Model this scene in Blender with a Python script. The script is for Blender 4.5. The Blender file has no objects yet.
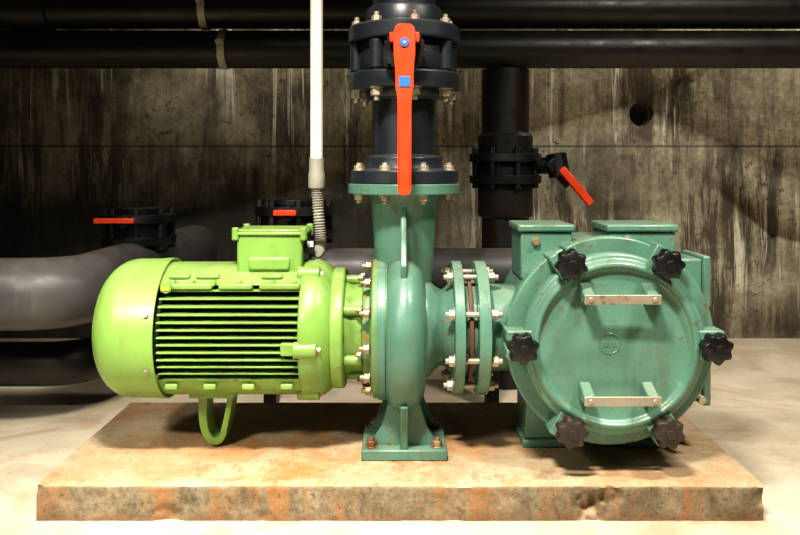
import bpy, bmesh, math, random
from mathutils import Vector, Matrix, noise
random.seed(4)
scene=bpy.context.scene
# ------------------------------------------------------------------ materials
def newmat(name):
    m=bpy.data.materials.new(name); m.use_nodes=True
    nt=m.node_tree; b=nt.nodes['Principled BSDF']
    return m,nt,b
def N(nt,t,**k):
    n=nt.nodes.new(t)
    for a,v in k.items(): setattr(n,a,v)
    return n
def coords(nt,scale=(1,1,1)):
    tc=N(nt,'ShaderNodeTexCoord'); mp=N(nt,'ShaderNodeMapping')
    mp.inputs['Scale'].default_value=scale
    nt.links.new(tc.outputs['Object'],mp.inputs['Vector']); return mp.outputs['Vector']
def noi(nt,vec,scale,detail=6,rough=.6,dist=0):
    n=N(nt,'ShaderNodeTexNoise'); n.inputs['Scale'].default_value=scale
    n.inputs['Detail'].default_value=detail; n.inputs['Roughness'].default_value=rough
    n.inputs['Distortion'].default_value=dist
    nt.links.new(vec,n.inputs['Vector']); return n.outputs['Fac']
def ramp(nt,fac,p0,p1,c0=(0,0,0,1),c1=(1,1,1,1)):
    r=N(nt,'ShaderNodeValToRGB'); e=r.color_ramp.elements
    e[0].position=p0; e[0].color=c0; e[1].position=p1; e[1].color=c1
    nt.links.new(fac,r.inputs['Fac']); return r.outputs['Color']
def mix(nt,fac,a,b,mode='MIX'):
    m=N(nt,'ShaderNodeMix',data_type='RGBA',blend_type=mode)
    for s,v in ((m.inputs[0],fac),(m.inputs[6],a),(m.inputs[7],b)):
        if isinstance(v,(int,float)): s.default_value=v
        elif isinstance(v,tuple): s.default_value=(v[0],v[1],v[2],1)
        else: nt.links.new(v,s)
    return m.outputs[2]
def math_(nt,op,a,b=0.0,clamp=False):
    m=N(nt,'ShaderNodeMath',operation=op,use_clamp=clamp)
    for s,v in ((m.inputs[0],a),(m.inputs[1],b)):
        if isinstance(v,(int,float)): s.default_value=v
        else: nt.links.new(v,s)
    return m.outputs[0]
def bump(nt,b,h,strength,dist=.01):
    n=N(nt,'ShaderNodeBump'); n.inputs['Strength'].default_value=strength; n.inputs['Distance'].default_value=dist
    nt.links.new(h,n.inputs['Height']); nt.links.new(n.outputs['Normal'],b.inputs['Normal'])

def paint(name,col,rust=.62,rustcol=(.16,.07,.025),rough=.33,bs=.12,metal=0,grime=.75,drip=0,dust=0,scuff=.2):
    m,nt,b=newmat(name); v=coords(nt)
    big=ramp(nt,noi(nt,v,7,5),.3,.7,(grime,grime,grime*.95,1),(1.08,1.08,1.05,1))
    c=mix(nt,1.0,col,big,'MULTIPLY')
    if drip:
        vs=coords(nt,(1,1,.16))
        d=ramp(nt,noi(nt,vs,26,5,.65,.3),.54,.68)
        dm=ramp(nt,noi(nt,v,6,3),.40,.58)
        c=mix(nt,math_(nt,'MULTIPLY',mix(nt,1.0,d,dm,'MULTIPLY'),drip),c,(rustcol[0]*.8,rustcol[1]*.9,rustcol[2]))
        sc=ramp(nt,noi(nt,v,15,9,.75,.6),.60,.67)
        c=mix(nt,math_(nt,'MULTIPLY',sc,scuff),c,(min(col[0]*1.9+.06,1),min(col[1]*1.5+.06,1),min(col[2]*1.6+.06,1)))
    if dust:
        ge=N(nt,'ShaderNodeNewGeometry'); sn=N(nt,'ShaderNodeSeparateXYZ'); nt.links.new(ge.outputs['Normal'],sn.inputs[0])
        up=ramp(nt,sn.outputs['Z'],.45,.95)
        dn=ramp(nt,noi(nt,v,12,8,.7),.35,.62)
        c=mix(nt,math_(nt,'MULTIPLY',mix(nt,1.0,up,dn,'MULTIPLY'),dust),c,(.42,.35,.24))
    mask=ramp(nt,noi(nt,v,38,8,.7),rust,rust+.06)
    mask2=ramp(nt,noi(nt,v,5,3),.38,.60)
    mk=mix(nt,1.0,mask,mask2,'MULTIPLY')
    c=mix(nt,mk,c,rustcol)
    nt.links.new(c,b.inputs['Base Color'])
    r=ramp(nt,noi(nt,v,18,4),.3,.7,(rough,rough,rough,1),(rough+.2,)*3+(1,))
    nt.links.new(r,b.inputs['Roughness']); b.inputs['Metallic'].default_value=metal
    bump(nt,b,noi(nt,v,130,4,.6),bs,.004)
    return m
M_motor=paint('motor_green_paint',(.185,.335,.072),.60,(.10,.09,.035),.28,.10,drip=.5,dust=.22)
M_motor2=paint('fan_cowl_green_paint',(.195,.35,.077),.595,(.20,.15,.05),.26,.08,grime=.78,drip=.5,dust=.20)
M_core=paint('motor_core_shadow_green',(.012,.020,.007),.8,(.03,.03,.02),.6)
M_teal=paint('pump_teal_paint',(.085,.195,.152),.59,(.16,.085,.035),.25,.16,drip=.55,dust=.20)
M_teal2=paint('strainer_teal_paint',(.110,.240,.185),.58,(.15,.10,.05),.22,.18,drip=.55,dust=.25)
M_dgreen=paint('lantern_green_paint',(.11,.22,.09),.55,(.22,.12,.03),.34,.12,drip=.6,dust=.2)
M_pvc=paint('dark_blue_grey_pvc',(.015,.019,.027),.72,(.2,.18,.16),.32,.03,dust=.12)
M_pvcg=paint('grey_pvc',(.075,.072,.078),.66,(.20,.19,.17),.34,.04,drip=.25,dust=.15)
M_black=paint('black_plastic',(.007,.007,.008),.72,(.06,.06,.06),.28,.15)
M_knob2=paint('rusty_dusty_knob',(.032,.022,.017),.58,(.12,.07,.045),.45,.25)
M_blackpipe=paint('black_pipe',(.010,.008,.0065),.64,(.05,.04,.025),.36,.05,dust=.05)
M_bolt=paint('rusty_zinc_bolt',(.36,.28,.19),.48,(.20,.08,.03),.36,.1,metal=.55)
M_boltg=paint('galvanised_bolt',(.46,.41,.33),.54,(.25,.14,.07),.33,.1,metal=.5)
M_steel=paint('brushed_steel_bar',(.42,.37,.30),.58,(.26,.15,.08),.38,.08,metal=.6)
M_red=paint('red_lever_paint',(.74,.060,.014),.68,(.25,.03,.01),.28,.04,grime=.85)
M_blue=paint('blue_sticker',(.02,.16,.62),.9,(.02,.1,.4),.4,.02)
M_white=paint('white_conduit',(.80,.77,.72),.68,(.45,.38,.28),.35,.03,grime=.9)
M_flex=paint('grey_flex_conduit',(.32,.30,.27),.74,(.2,.16,.1),.45,.05)
M_gask=paint('red_brown_gasket',(.16,.06,.035),.6,(.05,.03,.02),.7)
M_cable=paint('strap_metal',(.48,.44,.37),.6,(.25,.16,.08),.4,.05,metal=.2)

def concrete_wall(name,dark=1.0):
    m,nt,b=newmat(name); v=coords(nt)
    base=ramp(nt,noi(nt,v,2.6,9,.68,.2),.34,.66,(.12,.103,.072,1),(.43,.375,.265,1))
    fine=ramp(nt,noi(nt,v,38,8,.75),.35,.65,(.66,.66,.64,1),(1.15,1.15,1.12,1))
    c=mix(nt,1.0,base,fine,'MULTIPLY')
    vs=coords(nt,(1,1,.13))
    d1=ramp(nt,noi(nt,vs,9,10,.78,.25),.465,.55)
    d1m=ramp(nt,noi(nt,v,1.5,5),.39,.53)
    c=mix(nt,math_(nt,'MULTIPLY',mix(nt,1.0,d1,d1m,'MULTIPLY'),.90),c,(.036,.024,.013))
    vs3=coords(nt,(1,1,.08))
    d3=ramp(nt,noi(nt,vs3,30,5,.65,.3),.53,.63)
    c=mix(nt,math_(nt,'MULTIPLY',d3,.5),c,(.045,.032,.018))
    vs2=coords(nt,(1.0,1,.045))
    d2=ramp(nt,noi(nt,vs2,17,6,.65,.9),.575,.625)
    d2m=ramp(nt,noi(nt,v,1.7,4),.44,.54)
    c=mix(nt,math_(nt,'MULTIPLY',mix(nt,1.0,d2,d2m,'MULTIPLY'),.70),c,(.60,.56,.46))
    sp=ramp(nt,noi(nt,v,26,9,.8),.55,.61)
    spm=ramp(nt,noi(nt,v,2.7,4),.46,.55)
    c=mix(nt,math_(nt,'MULTIPLY',mix(nt,1.0,sp,spm,'MULTIPLY'),.9),c,(.03,.022,.014))
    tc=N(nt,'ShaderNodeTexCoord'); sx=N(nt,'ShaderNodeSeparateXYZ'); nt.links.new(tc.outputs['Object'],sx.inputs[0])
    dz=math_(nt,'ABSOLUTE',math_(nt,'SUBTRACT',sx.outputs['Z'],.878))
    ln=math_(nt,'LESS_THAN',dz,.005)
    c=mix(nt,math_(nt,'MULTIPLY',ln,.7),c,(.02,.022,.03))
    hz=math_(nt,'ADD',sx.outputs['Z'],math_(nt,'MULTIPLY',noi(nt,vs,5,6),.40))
    wall_shade=ramp(nt,hz,.78,1.0,(1,1,1,1),(0,0,0,1))  # shade painted into the wall colour, low down and fading out to the right
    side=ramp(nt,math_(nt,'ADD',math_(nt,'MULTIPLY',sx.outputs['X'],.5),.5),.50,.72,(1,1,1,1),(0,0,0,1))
    c=mix(nt,math_(nt,'MULTIPLY',mix(nt,1.0,wall_shade,side,'MULTIPLY'),.93),c,(.012,.010,.008))
    nt.links.new(c,b.inputs['Base Color']); b.inputs['Roughness'].default_value=.8
    bump(nt,b,noi(nt,v,45,8,.7),.4,.010)
    return m
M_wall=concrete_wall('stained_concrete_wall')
M_ceil=paint('dark_concrete',(.06,.054,.042),.6,(.04,.035,.03),.8,.2)
def concrete_floor():
    m,nt,b=newmat('pale_concrete_floor'); v=coords(nt)
    c=ramp(nt,noi(nt,v,1.8,8,.65,.4),.3,.7,(.42,.345,.25,1),(.68,.61,.49,1))
    s=ramp(nt,noi(nt,v,2.6,8,.65,1.2),.48,.64)
    c=mix(nt,math_(nt,'MULTIPLY',s,.6),c,(.36,.245,.15))
    s2=ramp(nt,noi(nt,v,60,6,.7),.59,.67)
    c=mix(nt,math_(nt,'MULTIPLY',s2,.45),c,(.22,.17,.11))
    nt.links.new(c,b.inputs['Base Color'])
    r=ramp(nt,noi(nt,v,5,4),.3,.7,(.28,.28,.28,1),(.65,.65,.65,1)); nt.links.new(r,b.inputs['Roughness'])
    bump(nt,b,noi(nt,v,60,6,.7),.2,.006); return m
M_floor=concrete_floor()
def concrete_plinth():
    m,nt,b=newmat('rust_stained_plinth_concrete'); v=coords(nt)
    tc=N(nt,'ShaderNodeTexCoord'); sx=N(nt,'ShaderNodeSeparateXYZ'); nt.links.new(tc.outputs['Object'],sx.inputs[0])
    c=ramp(nt,noi(nt,v,6,9,.75,.3),.3,.7,(.32,.235,.145,1),(.58,.465,.32,1))
    rs=ramp(nt,noi(nt,v,3.4,10,.80,.4),.44,.58)
    px=math_(nt,'MULTIPLY',math_(nt,'SUBTRACT',sx.outputs['X'],-.12),2.0)
    py=math_(nt,'MULTIPLY',math_(nt,'SUBTRACT',sx.outputs['Y'],.12),3.0)
    dd=math_(nt,'SQRT',math_(nt,'ADD',math_(nt,'MULTIPLY',px,px),math_(nt,'MULTIPLY',py,py)))
    near=ramp(nt,dd,.15,1.2,(1,1,1,1),(.45,.45,.45,1))
    c=mix(nt,math_(nt,'MULTIPLY',mix(nt,1.0,rs,near,'MULTIPLY'),.9),c,(.46,.175,.040))
    dk=ramp(nt,noi(nt,v,10,10,.85,.4),.53,.61)
    c=mix(nt,math_(nt,'MULTIPLY',mix(nt,1.0,dk,near,'MULTIPLY'),.7),c,(.22,.08,.025))
    g=ramp(nt,noi(nt,v,80,9,.85),.55,.61)
    c=mix(nt,math_(nt,'MULTIPLY',g,.6),c,(.17,.10,.05))
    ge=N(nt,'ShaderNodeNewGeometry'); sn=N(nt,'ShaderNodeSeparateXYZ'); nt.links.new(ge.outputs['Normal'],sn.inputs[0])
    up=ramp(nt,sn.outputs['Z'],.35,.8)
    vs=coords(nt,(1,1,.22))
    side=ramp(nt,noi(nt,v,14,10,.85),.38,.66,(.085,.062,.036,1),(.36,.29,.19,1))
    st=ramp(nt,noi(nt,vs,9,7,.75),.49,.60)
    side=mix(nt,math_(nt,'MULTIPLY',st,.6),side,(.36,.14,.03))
    low=ramp(nt,math_(nt,'ADD',sx.outputs['Z'],math_(nt,'MULTIPLY',noi(nt,v,20,6),.05)),.025,.050,(1,1,1,1),(0,0,0,1))
    side=mix(nt,math_(nt,'MULTIPLY',low,.55),side,(.18,.085,.03))
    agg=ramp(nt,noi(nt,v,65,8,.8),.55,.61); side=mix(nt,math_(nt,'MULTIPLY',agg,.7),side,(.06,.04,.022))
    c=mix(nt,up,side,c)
    nt.links.new(c,b.inputs['Base Color']); b.inputs['Roughness'].default_value=.7
    bump(nt,b,noi(nt,v,75,8,.8),.5,.007); return m
M_plinth=concrete_plinth()

# ------------------------------------------------------------------ geometry builder
def empty(name,loc=(0,0,0)):
    e=bpy.data.objects.new(name,None); scene.collection.objects.link(e); e.empty_display_size=.05; return e
class B:
    def __init__(s): s.bm=bmesh.new()
    def _add(s,verts,faces):
        vs=[s.bm.verts.new(v) for v in verts]
        for f in faces:
            try: s.bm.faces.new([vs[i] for i in f])
            except ValueError: pass
    def box(s,x0,x1,y0,y1,z0,z1,rot=None):
        P=[Vector((x,y,z)) for x in(x0,x1) for y in(y0,y1) for z in(z0,z1)]
        if rot:
            c=Vector(((x0+x1)/2,(y0+y1)/2,(z0+z1)/2)); P=[c+rot@(p-c) for p in P]
        s._add(P,[(0,1,3,2),(4,6,7,5),(0,4,5,1),(2,3,7,6),(0,2,6,4),(1,5,7,3)]); return s
    def lathe(s,prof,axis,o,seg=64,a0=0,full=True):
        n=len(prof); V=[];F=[]
        for i in range(seg):
            a=2*math.pi*i/seg; c,q=math.cos(a),math.sin(a)
            for r,t in prof:
                if axis=='X': p=(o[0]+t,o[1]+r*c,o[2]+r*q)
                elif axis=='Y': p=(o[0]+r*c,o[1]+t,o[2]+r*q)
                else: p=(o[0]+r*c,o[1]+r*q,o[2]+t)
                V.append(p)
        for i in range(seg):
            j=(i+1)%seg
            for k in range(n-1):
                F.append((i*n+k,j*n+k,j*n+k+1,i*n+k+1))
        s._add(V,F); return s
    def disc(s,axis,o,r,t0,t1,seg=64,rin=0):
        if rin: return s.lathe([(rin,t0),(r,t0),(r,t1),(rin,t1),(rin,t0)],axis,o,seg)
        return s.lathe([(0,t0),(r,t0),(r,t1),(0,t1)],axis,o,seg)
    def cyl(s,p0,p1,r,r1=None,seg=24):
        p0=Vector(p0);p1=Vector(p1); r1=r if r1 is None else r1
        d=(p1-p0); q=d.to_track_quat('Z','Y').to_matrix()
        V=[];F=[]
        for i in range(seg):
            a=2*math.pi*i/seg; u=Vector((math.cos(a),math.sin(a),0))
            V.append(p0+q@(u*r)); V.append(p1+q@(u*r1))
        for i in range(seg):
            j=(i+1)%seg; F.append((2*i,2*j,2*j+1,2*i+1))
        F.append([2*i for i in range(seg)][::-1]); F.append([2*i+1 for i in range(seg)])
        s._add(V,F); return s
    def extr(s,poly,plane,t0,t1):
        def P(a,b,t): return {'XZ':(a,t,b),'YZ':(t,a,b),'XY':(a,b,t)}[plane]
        n=len(poly); V=[P(a,b,t0) for a,b in poly]+[P(a,b,t1) for a,b in poly]
        F=[tuple(range(n)),tuple(range(n,2*n))[::-1]]+[(i,(i+1)%n,n+(i+1)%n,n+i) for i in range(n)]
        s._add(V,F); return s
    def bolt(s,p,axis,d,size=.011,h=.009,shank=.0,washer=True):
        """hex head at p, pointing along sign d of axis"""
        u={'X':Vector((1,0,0)),'Y':Vector((0,1,0)),'Z':Vector((0,0,1))}[axis]*d
        p=Vector(p)
        if washer: s.cyl(p,p+u*.0025,size*1.25,seg=20)
        s.cyl(p+u*.002,p+u*(h+.002),size,seg=6)
        if shank: s.cyl(p+u*h,p+u*(h+shank),size*.52,seg=12)
        return s
    def ring_bolts(s,o,axis,R,n,t,d,size=.011,h=.009,shank=0,a0=0):
        for i in range(n):
            a=a0+2*math.pi*i/n; c,q=R*math.cos(a),R*math.sin(a)
            p={'X':(o[0]+t,o[1]+c,o[2]+q),'Y':(o[0]+c,o[1]+t,o[2]+q),'Z':(o[0]+c,o[1]+q,o[2]+t)}[axis]
            s.bolt(p,axis,d,size,h,shank)
        return s
    def tube(s,pts,r,seg=32,rfun=None):
        pts=[Vector(p) for p in pts]; V=[];F=[]; n=len(pts); up=None
        for i,p in enumerate(pts):
            d=(pts[min(i+1,n-1)]-pts[max(i-1,0)]).normalized()
            if up is None: up=d.orthogonal().normalized()
            up=(up-d*up.dot(d)).normalized(); w=d.cross(up)
            rr=rfun(i) if rfun else r
            for k in range(seg):
                a=2*math.pi*k/seg; V.append(p+(up*math.cos(a)+w*math.sin(a))*rr)
        for i in range(n-1):
            for k in range(seg):
                l=(k+1)%seg; F.append((i*seg+k,i*seg+l,(i+1)*seg+l,(i+1)*seg+k))
        F.append(tuple(range(seg))[::-1]); F.append(tuple(range((n-1)*seg,n*seg)))
        s._add(V,F); return s
    def done(s,name,mat,parent=None,bevel=.0015,sub=0,angle=35):
        bm=s.bm; bmesh.ops.remove_doubles(bm,verts=bm.verts,dist=1e-6)
        bmesh.ops.recalc_face_normals(bm,faces=bm.faces)
        me=bpy.data.meshes.new(name); bm.to_mesh(me); bm.free()
        me.shade_smooth(); me.set_sharp_from_angle(angle=math.radians(angle))
        o=bpy.data.objects.new(name,me); scene.collection.objects.link(o)
        me.materials.append(mat)
        if parent: o.parent=parent
        if bevel:
            md=o.modifiers.new('b','BEVEL'); md.width=bevel; md.segments=2; md.limit_method='ANGLE'; md.angle_limit=math.radians(40)
            md.use_clamp_overlap=True
        return o

# ------------------------------------------------------------------ room
WY=1.85
B().box(-3.2,3.4,-3.2,WY+.2,-.1,0).done('floor',M_floor,bevel=0)
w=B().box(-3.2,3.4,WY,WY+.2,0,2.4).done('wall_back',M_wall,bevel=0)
def cutter(x,z,r,y1):
    c=B().cyl((x,WY-.05,z),(x,y1,z),r,seg=40).done('cut',M_wall,bevel=0)
    md=w.modifiers.new('h','BOOLEAN'); md.object=c; md.operation='DIFFERENCE'; md.solver='EXACT'
    return c
cs=[cutter(1.106,1.026,.058,WY+.19),cutter(1.71,.465,.012,WY+.08)]
bpy.context.view_layer.update()
dg=bpy.context.evaluated_depsgraph_get()
me2=bpy.data.meshes.new_from_object(w.evaluated_get(dg)); w.modifiers.clear(); w.data=me2
for c in cs: bpy.data.objects.remove(c)
B().box(-3.4,-3.2,-3.2,WY+.2,0,2.4).done('wall_left',M_ceil,bevel=0)
B().box(3.4,3.6,-3.2,WY+.2,0,2.4).done('wall_right',M_ceil,bevel=0)
B().box(-3.4,3.6,-3.4,-3.2,0,2.4).done('wall_front',M_ceil,bevel=0)
B().box(-3.4,3.6,-3.4,WY+.2,2.4,2.5).done('ceiling',M_ceil,bevel=0)

# plinth with slightly rough, chipped edges
bm=bmesh.new()
nx,ny,nz=260,30,12
X0,X1,Y0,Y1,Z1=-.80,.80,0.0,.60,.08
bmesh.ops.create_cube(bm,size=1)
for v in bm.verts: v.co=Vector(((X0+X1)/2+v.co.x*(X1-X0),(Y0+Y1)/2+v.co.y*(Y1-Y0),Z1/2+v.co.z*Z1))
def cut_axis(bm,ax,a,b,n):
    no=Vector((0,0,0)); no[ax]=1
    for i in range(1,n):
        co=Vector((0,0,0)); co[ax]=a+(b-a)*i/n
        bmesh.ops.bisect_plane(bm,geom=bm.verts[:]+bm.edges[:]+bm.faces[:],plane_co=co,plane_no=no)
cut_axis(bm,2,0,Z1,nz); cut_axis(bm,1,Y0,Y1,ny); cut_axis(bm,0,X0,X1,nx)
chips=[(.42,.0,.030,.045,.030),(.46,0,.052,.03,.020),(-.51,.0,.012,.035,.022),(.80,0,.05,.03,.014),(-.8,.0,.07,.02,.010),(-.3,0,.012,.02,.008),(.12,0,.01,.025,.008)]
for v in bm.verts:
    c=v.co.copy()
    n=noise.fractal(c*9,1,2,4)*.0022+noise.noise(c*55)*.0009
    ey=1 if c.y<.001 else 0
    if ey: v.co.y+=n+ (.003 if c.z>Z1-.004 else 0)
    if c.z>Z1-.001:
        v.co.z+=noise.noise(c*6)*.0010- (.0025+abs(n)*.8 if ey else 0)
    if abs(c.x-X1)<.002: v.co.x-=abs(n)+.002
    if abs(c.x-X0)<.002: v.co.x+=abs(n)+.002
    for cx,cy,cz,rr,dp in chips:
        d=math.sqrt((c.x-cx)**2+(c.y-cy)**2*2+((c.z-cz)*1.3)**2)
        if d<rr and c.y<.03:
            k=(1-d/rr)**.6*dp*(.6+.6*noise.noise(c*60+Vector((3,1,2)))); v.co.y+=max(k,0)
me=bpy.data.meshes.new('concrete_plinth'); bm.to_mesh(me); bm.free(); me.shade_smooth(); me.set_sharp_from_angle(angle=math.radians(50))
pl=bpy.data.objects.new('concrete_plinth',me); scene.collection.objects.link(pl); me.materials.append(M_plinth)

AY=.24; AZ=.3775; O=(0,AY,AZ)
# ------------------------------------------------------------------ electric motor
mo=empty('electric_motor')
XF=-.737
prof=[(0,XF),(.055,XF),(.075,XF+.002)]
for i in range(1,13):
    a=math.pi/2*i/12; prof.append((.070+.100*math.sin(a),XF+.002+.085*(1-math.cos(a))))
prof+=[(.170,-.60),(.172,-.575),(.172,-.566),(.166,-.566),(.166,-.60)]
B().lathe(prof,'X',O,96).done('fan_cowl',M_motor2,mo,.001)
b=B()
for r in (.02,.035,.05,.065): b.lathe([(r,XF-.002),(r+.004,XF-.005),(r+.008,XF-.002)],'X',O,48)
b.done('cowl_grille',M_motor2,mo,0)
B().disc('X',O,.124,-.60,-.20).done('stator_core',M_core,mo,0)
b=B()
R=.163
for i in range(13):
    dz=-.098+i*.0172
    ext=min(math.sqrt(max(R*R-dz*dz,0)),.158)
    b.box(-.562,-.222,AY-ext,AY+ext,AZ+dz-.0021,AZ+dz+.0021)
b.done('cooling_fins',M_motor,mo,.0008)
def seg(a0,a1,R,n=18): return [(AY+R*math.cos(math.radians(a0+(a1-a0)*i/n)),AZ+R*math.sin(math.radians(a0+(a1-a0)*i/n))) for i in range(n+1)]
b=B()
b.extr(seg(47,133,.1625),'YZ',-.585,-.215)
b.extr(seg(216,324,.1625),'YZ',-.585,-.215)
for sgn in(-1,1):
    y=AY+sgn*.112
    for x0,x1 in((-.548,-.44),(-.425,-.345),(-.33,-.235)):
        b.box(x0,x1,min(y,y+sgn*.018),max(y,y+sgn*.018),AZ+.112,AZ+.126)
    for x0 in(-.55,-.46,-.37,-.28): b.box(x0,x0+.03,min(y,y+sgn*.02),max(y,y+sgn*.02),AZ-.122,AZ-.108)
for x0,x1 in((-.55,-.50),(-.485,-.43),(-.33,-.28)):
    b.box(x0,x1,AY-.098,AY-.075,AZ+.132,AZ+.143)
b.done('stator_shell',M_motor,mo,.004)
b=B()
for x in (-.535,-.49,-.44,-.38,-.30,-.25):
    b.cyl((x,AY-.10,AZ+.125),(x,AY-.124,AZ+.125),.0065,seg=16)
b.cyl((-.545,AY-.11,AZ+.118),(-.545,AY-.14,AZ+.118),.013,seg=20)
b.done('cast_bosses',M_motor,mo,.001)
prof=[(.12,-.236),(.166,-.236),(.170,-.228),(.170,-.205),(.163,-.185),(.150,-.168),(.135,-.160),(.10,-.158),(.10,-.2)]
b=B().lathe(prof,'X',O,96)
LA=(-8,62,-62,118,-118,172)
for a in LA:
    ar=math.radians(a); y=AY-.160*math.cos(ar); z=AZ+.160*math.sin(ar)
    b.cyl((-.246,y,z),(-.192,y,z),.019,seg=20)
b.box(-.275,-.236,AY-.165,AY-.12,AZ-.035,AZ-.006)
b.done('end_shield',M_motor,mo,.003)
b=B()
for a in LA:
    ar=math.radians(a); y=AY-.160*math.cos(ar); z=AZ+.160*math.sin(ar)
    b.bolt((-.192,y,z),'X',1,.009,.008)
for a in (20,-25,160,205):
    ar=math.radians(a); y=AY-.1725*math.cos(ar); z=AZ+.1725*math.sin(ar)
    b.cyl((-.585,y,z),(-.585,AY-.177*math.cos(ar),AZ+.177*math.sin(ar)),.007,seg=12)
b.done('motor_bolts',M_bolt,mo,.0008)
b=B().lathe([(.09,-.165),(.145,-.165),(.148,-.160),(.148,-.138),(.143,-.134),(.115,-.134),(.108,-.12),(.108,-.0905),(.09,-.0905)],'X',O,80)
for k in range(6):
    a=math.radians(30+60*k); y=AY-.118*math.cos(a); z=AZ+.118*math.sin(a)
    b.cyl((-.134,y,z),(-.0905,y,z),.012,seg=14)
b.done('drive_end_flange',M_motor,mo,.002)
b=B()
b.box(-.394,-.236,AY-.07,AY+.07,AZ+.14,.612)
b.box(-.365,-.265,AY-.078,AY+.078,AZ+.15,.560)
b.done('terminal_box',M_motor,mo,.006)
b=B()
b.box(-.402,-.228,AY-.076,AY+.076,.612,.621); b.box(-.397,-.233,AY-.071,AY+.071,.620,.626)
for x in(-.397,-.233):
    for y in(AY-.069,AY+.069): b.cyl((x,y,.60),(x,y,.631),.009,seg=16)
b.done('terminal_box_lid',M_motor2,mo,.003)
b=B().cyl((-.236,AY-.02,.58),(-.212,AY-.02,.58),.018,seg=6)
b.done('cable_gland',M_black,mo,.001)
m_y=paint('yellow_label',(.7,.55,.03),.8,(.3,.2,.02),.4,.02)
B().box(-.552,-.538,AY-.1425,AY-.139,AZ+.112,AZ+.122).done('warning_label',m_y,mo,0)
path=[(-.492,AZ-.13),(-.493,.17),(-.489,.128),(-.476,.102),(-.458,.0925),(-.441,.104),(-.433,.135),(-.424,.18),(-.415,AZ-.13)]
def cr(P,n=5):
    out=[]
    for i in range(len(P)-1):
        p0=Vector(P[max(i-1,0)]);p1=Vector(P[i]);p2=Vector(P[i+1]);p3=Vector(P[min(i+2,len(P)-1)])
        for k in range(n):
            t=k/n; out.append(.5*((2*p1)+(-p0+p2)*t+(2*p0-5*p1+4*p2-p3)*t*t+(-p0+3*p1-3*p2+p3)*t**3))
    out.append(Vector(P[-1])); return out
sp=cr(path); outer=[];inner=[]
for i,p in enumerate(sp):
    t=i/(len(sp)-1); th=.014-.006*t
    d=(sp[min(i+1,len(sp)-1)]-sp[max(i-1,0)]).normalized(); n=Vector((d.y,-d.x))
    outer.append(p-n*th); inner.append(p+n*th*.6)
b=B()
n_=len(sp); V=[];F=[]
for i in range(n_):
    for (px_,pz_),y in ((outer[i],AY-.015),(outer[i],AY+.055),(inner[i],AY+.055),(inner[i],AY-.015)): V.append((px_,y,max(pz_,.081)))
for i in range(n_-1):
    for k in range(4): F.append((4*i+k,4*i+(k+1)%4,4*i+4+(k+1)%4,4*i+4+k))
F+= [(0,1,2,3),(4*n_-4,4*n_-3,4*n_-2,4*n_-1)]
b._add(V,F)
b.box(-.515,-.405,AY-.05,AY+.06,AZ-.165,AZ-.145)
b.done('foot_strap',M_motor,mo,.002)

# ------------------------------------------------------------------ centrifugal pump
pu=empty('centrifugal_pump')
b=B()
b.lathe([(.09,-.09),(.120,-.09),(.123,-.085),(.123,-.072),(.155,-.070),(.170,-.066),(.172,-.060),(.172,-.030),(.10,-.03)],'X',O,80)
b.done('lantern_cover',M_dgreen,pu,.0015)
b=B()
b.ring_bolts(O,'X',.155,12,-.070,-1,.0115,.012,.012,a0=.13)
b.ring_bolts(O,'X',.134,8,-.090,-1,.009,.008,.006,a0=.3)
b.done('cover_bolts',M_bolt,pu,.0008)
b=B().disc('X',O,.176,-.052,-.034); b.done('cover_gasket_ring',M_teal,pu,.001)
CX=.010; V=[];F=[]; NT=96
prof=[]
for i in range(17):
    f=-math.pi/2+math.pi*i/16; prof.append((.051*math.sin(f),-.066+.066*math.cos(f)))
prof=[(-.046,-.10),(-.049,-.078)]+prof+[(.049,-.078),(.046,-.10)]
n=len(prof)
for i in range(NT):
    a=2*math.pi*i/NT; R_=.186+.022*(math.sin(a/2)**1.0)
    for x,dr in prof:
        r=R_+dr; V.append((CX+x,AY-r*math.sin(a),AZ+r*math.cos(a)))
for i in range(NT):
    j=(i+1)%NT
    for k in range(n-1): F.append((i*n+k,j*n+k,j*n+k+1,i*n+k+1))
b=B(); b._add(V,F)
b.done('volute_casing',M_teal,pu,0,angle=60)
b=B()
b.lathe([(.05,-.035),(.125,-.035),(.125,.060),(.120,.072),(.104,.084),(.094,.100),(.090,.13),(.05,.13)],'X',O,72)
b.done('suction_cone',M_teal,pu,.002)
b=B()
b.lathe([(.05,.41),(.060,.43),(.070,.50),(.075,.58),(.080,.66),(.085,.700),(.091,.713),(.05,.713)],'Z',(CX,AY,0),72)
b.done('discharge_nozzle',M_teal,pu,0)
b=B().disc('Z',(CX,AY,0),.139,.711,.736); b.done('discharge_flange',M_teal,pu,.002)
b=B().extr([(AY-.07,.705),(AY-.095,.66),(AY-.115,.60),(AY-.145,.545),(AY-.12,.48),(AY-.05,.45),(AY-.05,.705)],'YZ',CX-.009,CX+.006)
b.extr([(AY+.07,.705),(AY+.105,.66),(AY+.12,.56),(AY+.10,.48),(AY+.05,.45),(AY+.05,.705)],'YZ',CX-.009,CX+.006)
b.done('nozzle_rib',M_teal,pu,.003)
b=B()
b.box(CX-.102,CX+.102,.134,.344,.0805,.106)
b.done('foot_plate',M_teal,pu,.003)
b=B()
b.extr([(CX-.085,.104),(CX+.085,.104),(CX+.056,.15),(CX+.040,.20),(CX+.036,.27),(CX-.036,.27),(CX-.040,.20),(CX-.056,.15)],'XZ',AY-.070,AY-.055)
b.extr([(CX-.088,.104),(CX+.088,.104),(CX+.062,.15),(CX+.046,.20),(CX-.046,.20),(CX-.062,.15)],'XZ',AY+.06,AY+.08)
b.extr([(.140,.104),(.128,.16),(.09,.22),(.16,.24),(.33,.20),(.335,.104)],'YZ',CX-.009,CX+.009)
b.done('foot_webs',M_teal,pu,.003)
b=B()
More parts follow.
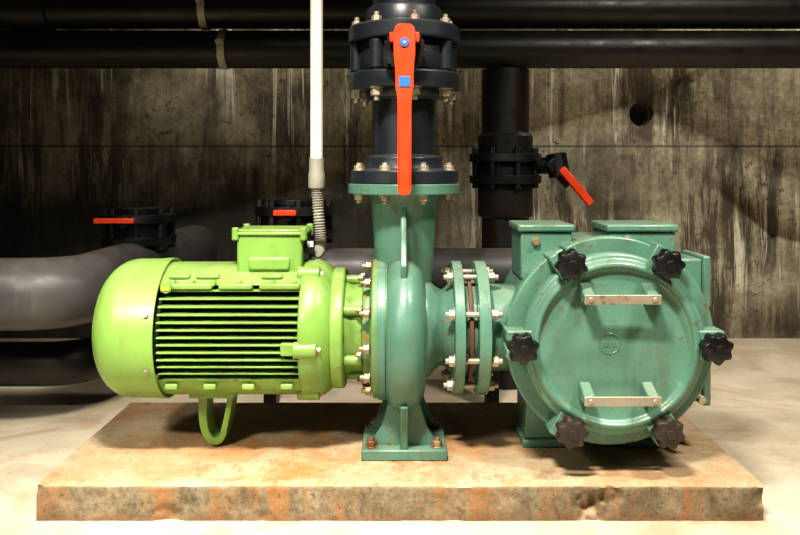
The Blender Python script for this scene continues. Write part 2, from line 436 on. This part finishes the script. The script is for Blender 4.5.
for x in(CX-.078,CX+.078):
    for y in(.162,.315): b.bolt((x,y,.106),'Z',1,.013,.013,.010)
b.done('foot_bolts',M_bolt,pu,.0008)
b=B().disc('X',O,.164,.128,.152,80); b.lathe([(.09,.10),(.098,.112),(.115,.128),(.09,.128)],'X',O,72)
b.done('suction_flange',M_teal,pu,.002)
b=B()
b.ring_bolts(O,'X',.142,8,.128,-1,.0135,.012,.010,a0=.39)
b.ring_bolts(O,'X',.142,8,.212,1,.0135,.015,.012,a0=.39)
for i in range(8):
    a=.39+2*math.pi*i/8; y=AY+.142*math.cos(a); z=AZ+.142*math.sin(a); b.cyl((.13,y,z),(.215,y,z),.007,seg=12)
b.done('suction_flange_bolts',M_boltg,pu,.0008)

# ------------------------------------------------------------------ basket strainer
stn=empty('suction_strainer')
SX,SZ=.486,.375; S=(SX,0,SZ)
b=B().disc('X',O,.164,.184,.212,80).disc('X',O,.118,.1525,.184,64)
b.lathe([(.09,.205),(.125,.212),(.108,.225),(.104,.30),(.09,.30)],'X',O,64)
b.done('inlet_flange',M_teal2,stn,.002)
B().disc('X',O,.135,.164,.172,64).done('flange_gasket',M_gask,stn,0)
b=B()
b.lathe([(0,.50),(.10,.495),(.18,.47),(.218,.43),(.228,.38),(.228,.155),(.231,.135),(.238,.130),(.241,.126),(.241,.094),(.238,.090),(.10,.090)],'Y',S,96)
b.done('strainer_body',M_teal2,stn,.002)
b=B()
for cx_,hw in((SX-.132,.062),(SX+.100,.080)):
    b.box(cx_-hw,cx_+hw,.175,.335,SZ+.13,.620); b.box(cx_-hw-.007,cx_+hw+.007,.168,.342,.620,.638)
for dx in(-.122,.122):
    b.box(SX+dx-.052,SX+dx+.052,.23,.37,.10,SZ-.13); b.box(SX+dx-.060,SX+dx+.060,.22,.38,.0805,.100)
for dz,hh in((.122,.055),(-.122,.05)):
    b.box(SX+.13,.740,.195,.335,SZ+dz-hh,SZ+dz+hh); b.box(.738,.758,.187,.342,SZ+dz-hh-.008,SZ+dz+hh+.008)
b.done('mounting_pads',M_teal2,stn,.005)
b=B()
b.lathe([(.05,.087),(.203,.087),(.207,.082),(.207,.058),(.202,.053),(.194,.051),(.188,.040),(.182,.036),(.176,.038),(.171,.048),(.160,.051),(.12,.046),(.06,.042),(0,.041)],'Y',S,120)
angs=[60,120,180,240,300,0]
for a in angs:
    ar=math.radians(a); rot=Matrix.Rotation(-ar,3,'Y')
    for off in(-.021,.021):
        c=Vector((SX+.212*math.cos(ar)-off*math.sin(ar),.07,SZ+.212*math.sin(ar)+off*math.cos(ar)))
        b.box(c.x-.034,c.x+.034,.044,.125,c.z-.011,c.z+.011,rot=rot)
b.done('cover',M_teal2,stn,.003)
b=B()
for a in angs:
    ar=math.radians(a); c=Vector((SX+.214*math.cos(ar),0,SZ+.214*math.sin(ar)))
    b.cyl((c.x,.11,c.z),(c.x,.01,c.z),.008,seg=14)
    b.cyl((c.x,.044,c.z),(c.x,.036,c.z),.021,seg=24)
b.done('swing_bolts',M_bolt,stn,.0005)
b1=B(); b2=B()
for i,a in enumerate(angs):
    b=b2 if a in(240,300) else b1
    ar=math.radians(a); cx=SX+.214*math.cos(ar); cz=SZ+.214*math.sin(ar)
    def star(R,w,ph):
        out=[]
        for k in range(56):
            t=2*math.pi*k/56; r=R*(1-w*(.5-.5*math.cos(7*(t+ph)))**1.0); out.append((cx+r*math.cos(t),cz+r*math.sin(t)))
        return out
    ph=.3*i
    L=[(star(.028,.16,ph),.034),(star(.0355,.20,ph),.029),(star(.0365,.20,ph),.006),(star(.032,.18,ph),-.001),(star(.018,.1,ph),-.004)]
    V=[];F=[]
    for P,y in L: V+=[(x,y,z) for x,z in P]
    for q in range(len(L)-1):
        for k in range(56): F.append((q*56+k,q*56+(k+1)%56,(q+1)*56+(k+1)%56,(q+1)*56+k))
    F.append(tuple(range(56))); F.append(tuple(range(4*56,5*56)))
    b._add(V,F); b.cyl((cx,.034,cz),(cx,.042,cz),.016,seg=20)
    b.cyl((cx,-.003,cz),(cx,-.009,cz),.011,seg=20)
b1.done('star_knobs',M_black,stn,.0008,angle=50)
b2.done('rusty_star_knobs',M_knob2,stn,.0008,angle=50)
b=B(); bars=B()
for zc,tilt in((SZ+.112,0),(SZ-.110,0)):
    for sgn in(-1,1):
        x=SX+sgn*.070
        b.extr([(.052,zc+.030),(.004,zc+.012),(-.004,zc+.010),(-.006,zc-.009),(.004,zc-.011),(.052,zc-.016)],'YZ',x-.013,x+.013)
    bars.box(SX-.084,SX+.084,-.013,-.006,zc-.0105,zc+.0105)
    for sgn in(-1,1): bars.cyl((SX+sgn*.07,-.013,zc),(SX+sgn*.07,-.016,zc),.006,seg=12)
b.done('handle_brackets',M_teal2,stn,.004)
bars.done('handle_bars',M_steel,stn,.0025)
b=B()
b.lathe([(.021,.0425),(.0225,.0395),(.0235,.0395),(.025,.0425)],'Y',(SX-.015,0,SZ+.005),40)
for k in range(5): b.box(SX-.031+k*.0075,SX-.027+k*.0075,.0395,.044,SZ-.002,SZ+.010)
b.done('cast_maker_badge',M_teal2,stn,.0005)
b=B()
b.bolt((SX-.158,.175,.597),'Y',-1,.009,.009); b.bolt((SX+.065,.175,.60),'Y',-1,.009,.009)
b.done('pad_bolt',M_bolt,stn,.0005)
B().cyl((.70,.19,.235),(.715,.13,.225),.010,seg=14).done('drain_plug',M_boltg,stn,.001)

# ------------------------------------------------------------------ discharge piping
DX=CX
dp=empty('discharge_pipe')
D=(DX,AY,0)
b=B()
b.lathe([(.06,.7365),(.134,.7365),(.134,.768),(.100,.772),(.096,.778),(.095,.80),(.088,.806),(.079,.806),(.079,.945),(.088,.947),(.092,.952),(.096,.966),(.06,.966)],'Z',D,80)
b.lathe([(.06,.966),(.137,.966),(.139,.97),(.139,1.004),(.136,1.0075),(.06,1.0075)],'Z',D,80)
b.done('lower_spool',M_pvc,dp,.002)
b=B()
b.lathe([(.06,1.0845),(.136,1.0845),(.139,1.088),(.139,1.118),(.134,1.124),(.10,1.126),(.096,1.13),(.095,1.165),(.09,1.172),(.079,1.172),(.079,2.395),(.06,2.395)],'Z',D,80)
b.done('upper_riser',M_pvc,dp,.002)
b=B()
b.ring_bolts(D,'Z',.119,8,.768,1,.0125,.011,.008,a0=.39)
b.ring_bolts(D,'Z',.119,8,.711,-1,.0125,.012,.010,a0=.39)
b.ring_bolts(D,'Z',.119,8,1.122,1,.0125,.012,.012,a0=.2)
b.ring_bolts(D,'Z',.119,8,.967,-1,.0145,.018,.014,a0=.2)
for i in range(8):
    a=.2+2*math.pi*i/8; x=DX+.119*math.cos(a); y=AY+.119*math.sin(a); b.cyl((x,y,.96),(x,y,1.13),.0075,seg=12)
b.done('flange_bolts',M_boltg,dp,.0008)

bv=empty('butterfly_valve')
b=B()
b.lathe([(.06,1.008),(.104,1.008),(.112,1.014),(.116,1.03),(.116,1.062),(.112,1.078),(.104,1.084),(.06,1.084)],'Z',D,72)
for i in range(8):
    a=.2+2*math.pi*i/8; x=DX+.119*math.cos(a); y=AY+.119*math.sin(a); b.cyl((x,y,1.012),(x,y,1.08),.017,seg=20)
b.cyl((DX,AY-.09,1.046),(DX,AY-.155,1.046),.030,seg=32)
b.box(DX-.045,DX+.045,AY-.150,AY-.132,1.028,1.064)
b.done('valve_body',M_pvc,bv,.002)
b=B(); P=[]
for k in range(96):
    t=2*math.pi*k/96; r=.046+(.004 if (k//2)%2 else 0); P.append((DX+r*math.cos(t),1.046+r*math.sin(t)))
b.extr(P,'XZ',AY-.168,AY-.160)
b.cyl((DX,AY-.16,1.046),(DX,AY-.19,1.046),.020,seg=28)
b.done('notch_plate',M_black,bv,.0008)
LY=AY-.188
hp=[(-.013,1.098),(.013,1.098),(.021,1.092),(.0245,1.08),(.0245,1.03),(.0225,1.015),(.0205,.985),(.0205,.955),(.0175,.94),(.016,.92),(.0155,.725),(.0125,.716),(.006,.713),(-.006,.713),(-.0125,.716),(-.0155,.725),(-.016,.92),(-.0175,.94),(-.0205,.955),(-.0205,.985),(-.0225,1.015),(-.0245,1.03),(-.0245,1.08),(-.021,1.092)]
b=B().extr([(CX+x,z) for x,z in hp],'XZ',LY-.016,LY)
b.box(CX-.013,CX-.0105,LY-.0185,LY-.015,.735,.915); b.box(CX+.0105,CX+.013,LY-.0185,LY-.015,.735,.915)
b.done('lever',M_red,bv,.003)
B().cyl((CX,LY-.014,1.056),(CX,LY-.0195,1.056),.0105,seg=32).box(CX-.012,CX+.012,LY-.018,LY-.015,.956,.980).done('blue_caps',M_blue,bv,.0008)
B().cyl((CX,LY-.018,1.056),(CX,LY-.021,1.056),.0045,seg=6).done('lever_screw',M_boltg,bv,0)
B().box(CX-.034,CX-.022,LY+.0,LY+.035,1.06,1.082).box(CX+.022,CX+.034,LY+.0,LY+.035,1.06,1.082).done('lever_latch',M_red,bv,.002)

# ------------------------------------------------------------------ conduit
cd=empty('electrical_conduit')
cx,cy=-.213,AY+.07
B().cyl((cx-.003,cy,.775),(cx-.003,cy,2.395),.0165,seg=32).done('rigid_conduit',M_white,cd,0)
B().lathe([(.012,.722),(.020,.722),(.0215,.728),(.0215,.76),(.0195,.765),(.0195,.80),(.012,.80)],'Z',(cx-.003,cy,0),32).done('conduit_coupling',M_flex,cd,.001)
pts=[(cx-.003,cy,.725),(cx,cy,.68),(cx+.005,cy,.62),(cx+.007,cy,.58),(cx+.004,cy-.02,.56),(cx+.004,cy-.06,.565)]
pp=cr(pts,40)
B().tube(pp,.013,20,rfun=lambda i:.0135+.0022*math.sin(i*2*math.pi/5)).done('flexible_conduit',M_flex,cd,0,angle=80)

# ------------------------------------------------------------------ overhead pipes
for k,(yy,zz,rr,xs) in enumerate(((1.04,1.195,.066,(-.62,)),(1.05,1.337,.067,(-.69,)))):
    e=empty('overhead_pipe')
    b=B().cyl((-3.19,yy,zz),(3.39,yy,zz),rr,seg=64)
    jx=(2.1,-1.3)[k]
    b.lathe([(rr,-.07),(rr+.008,-.066),(rr+.008,.066),(rr,.07)],'X',(jx,yy,zz),64)
    b.done('pipe_run',M_blackpipe,e,0)
    b=B(); 
    for x in xs+(1.75,-2.3):
        b.lathe([(rr,-.013),(rr+.004,-.013),(rr+.004,.013),(rr,.013)],'X',(x,yy,zz),48)
        b.box(x-.013,x+.013,yy-rr-.024,yy-rr,zz+.01,zz+.022); b.cyl((x,yy-rr-.014,zz+.03),(x,yy-rr-.014,zz),.005,seg=8)
        b.cyl((x,yy,zz+rr),(x,yy,2.395),.006,seg=10)
    b.done('pipe_clamps',M_cable,e,.0008)

# ------------------------------------------------------------------ background riser with valve
def back_valve(px,py,z0,name):
    e=empty(name); o=(px,py,0)
    b=B()
    b.lathe([(.05,z0-.03),(.098,z0-.03),(.128,z0-.028),(.130,z0),(.105,z0),(.105,z0+.05),(.130,z0+.05),(.128,z0+.078),(.098,z0+.08),(.05,z0+.08)],'Z',o,56)
    for i in range(8):
        a=.25+2*math.pi*i/8; x=px+.113*math.cos(a); y=py+.113*math.sin(a); b.cyl((x,y,z0-.045),(x,y,z0+.098),.013,seg=6)
    b.done('valve_body',M_black,e,.001)
    return e
br=empty('background_riser_pipe')
RX,RY=.380,1.10
B().lathe([(.07,0),(.085,0),(.085,.60),(.095,.602),(.098,.61),(.098,.72),(.07,.72)],'Z',(RX,RY,0),56).lathe([(.07,.83),(.098,.83),(.098,.89),(.09,.90),(.085,.902),(.085,1.13),(.07,1.13)],'Z',(RX,RY,0),56).done('riser',M_blackpipe,br,.001)
e=back_valve(RX,RY,.75,'butterfly_valve')
B().cyl((RX+.08,RY-.03,.785),(RX+.19,RY-.10,.785),.030,seg=20).cyl((RX+.165,RY-.09,.825),(RX+.175,RY-.10,.745),.036,seg=20).done('valve_neck',M_black,e,.002)
rot=Matrix.Rotation(math.radians(50),3,'Y')
b=B()
b.box(RX+.145,RX+.305,RY-.145,RY-.118,.700,.728,rot=rot)
b.done('lever',M_red,e,.005)
B().box(RX+.120,RX+.230,RY-.125,RY-.095,.738,.786,rot=rot).done('lever_hub',M_black,e,.004)

# ------------------------------------------------------------------ grey header, left side
gh=empty('grey_header_pipe')
def elbow_path(x_start,xe,y,z,rb,yend,n=14):
    pts=[(x_start,y,z),(xe-rb-.02,y,z),(xe-rb,y,z)]
    for i in range(1,n+1):
        a=math.pi/2*i/n; pts.append((xe-rb+rb*math.sin(a),y+rb-rb*math.cos(a),z))
    pts+=[(xe,y+rb+.02,z),(xe,yend,z)]; return pts
b=B().tube(elbow_path(-3.19,-.935,.50,.418,.13,WY-.005),.102,48)
b.lathe([(.102,0),(.110,.004),(.110,.07),(.102,.075)],'X',(-1.36,.50,.418),56)
b.done('bent_pipe',M_pvcg,gh,0)
hz=.440
B().cyl((-.50,.84,hz),(.60,.84,hz),.074,seg=56).disc('X',(0,.84,hz),.084,-.505,-.47,56).done('cross_pipe',M_pvcg,gh,.001)
for X_,Yv,z0,l0,l1 in((-.935,1.08,.535,-.09,.045),(-.345,.84,.575,-.04,.03)):
    B().cyl((X_,Yv,z0-.09),(X_,Yv,z0-.0305),.085,seg=40).cyl((X_,Yv,z0+.081),(X_,Yv,z0+.10),.085,seg=40).done('branch_stub',M_black,gh,.002)
    e=back_valve(X_,Yv,z0,'butterfly_valve')
    B().cyl((X_,Yv-.10,z0+.06),(X_,Yv-.17,z0+.06),.022,seg=16).done('valve_neck',M_black,e,.001)
    B().box(X_+l0,X_+l1,Yv-.19,Yv-.17,z0+.055,z0+.073).done('lever',M_red,e,.003)
b=B()
for x in(-.42,.3,): b.box(x-.02,x+.02,.80,.88,0,hz-.07)
b.box(-1.62,-1.58,.46,.54,0,.33)
b.done('pipe_supports',M_blackpipe,gh,.002)
dr=empty('drain_pipe')
B().tube(elbow_path(-3.19,-.98,.72,.165,.13,WY-.005),.068,40).done('bent_pipe',M_blackpipe,dr,0)
B().box(-1.5,-1.44,.66,.78,0,.11).done('support',M_blackpipe,dr,.002)

# ------------------------------------------------------------------ lights
def area(name,loc,target,sx,sy,power,col,spread=180):
    l=bpy.data.lights.new(name,'AREA'); l.shape='RECTANGLE'; l.size=sx; l.size_y=sy; l.energy=power; l.color=col; l.spread=math.radians(spread)
    o=bpy.data.objects.new(name,l); scene.collection.objects.link(o); o.location=loc
    o.rotation_euler=(Vector(target)-Vector(loc)).to_track_quat('-Z','Y').to_euler(); return o
WARM=(1,.94,.81)
area('ceiling_lamp',(-.25,-1.10,2.3),(-.25,-.40,0),.35,.15,41,WARM,92)
area('ceiling_lamp.001',(1.30,-.70,2.3),(1.35,-.10,0),.35,.15,32,WARM,118)
area('ceiling_lamp.002',(-1.9,-.9,2.3),(-1.8,-.5,0),.35,.15,13,WARM,85)
area('cowl_highlight_fill',(-1.3,-1.5,1.6),(-.5,.2,.35),.25,.15,3.0,WARM,45)  # added unseen light, gives the fan cowl its highlight
area('wall_wash_fill',(-.70,1.42,1.75),(-.70,1.80,.9),.6,.06,2.4,WARM,120)  # added unseen light behind the pipes, washes the upper left wall
area('wall_wash_fill.001',(1.45,1.30,1.80),(1.45,1.80,.7),.8,.06,10,WARM,145)  # added unseen light, brightens the right part of the back wall
wd=bpy.data.worlds.new('w'); scene.world=wd; wd.use_nodes=True
wd.node_tree.nodes['Background'].inputs[0].default_value=(1,.9,.75,1); wd.node_tree.nodes['Background'].inputs[1].default_value=.02
# ------------------------------------------------------------------ camera
c=bpy.data.cameras.new('camera'); co=bpy.data.objects.new('camera',c); scene.collection.objects.link(co)
co.location=(0,-1.706,.77); co.rotation_euler=(math.radians(90),0,0); c.lens=35; c.sensor_width=36; c.shift_y=-.122; c.clip_start=.01
scene.camera=co
scene.view_settings.view_transform='Standard'
try: scene.view_settings.look='Medium High Contrast'
except Exception as ex: print('look',ex)
scene.view_settings.exposure=-.02
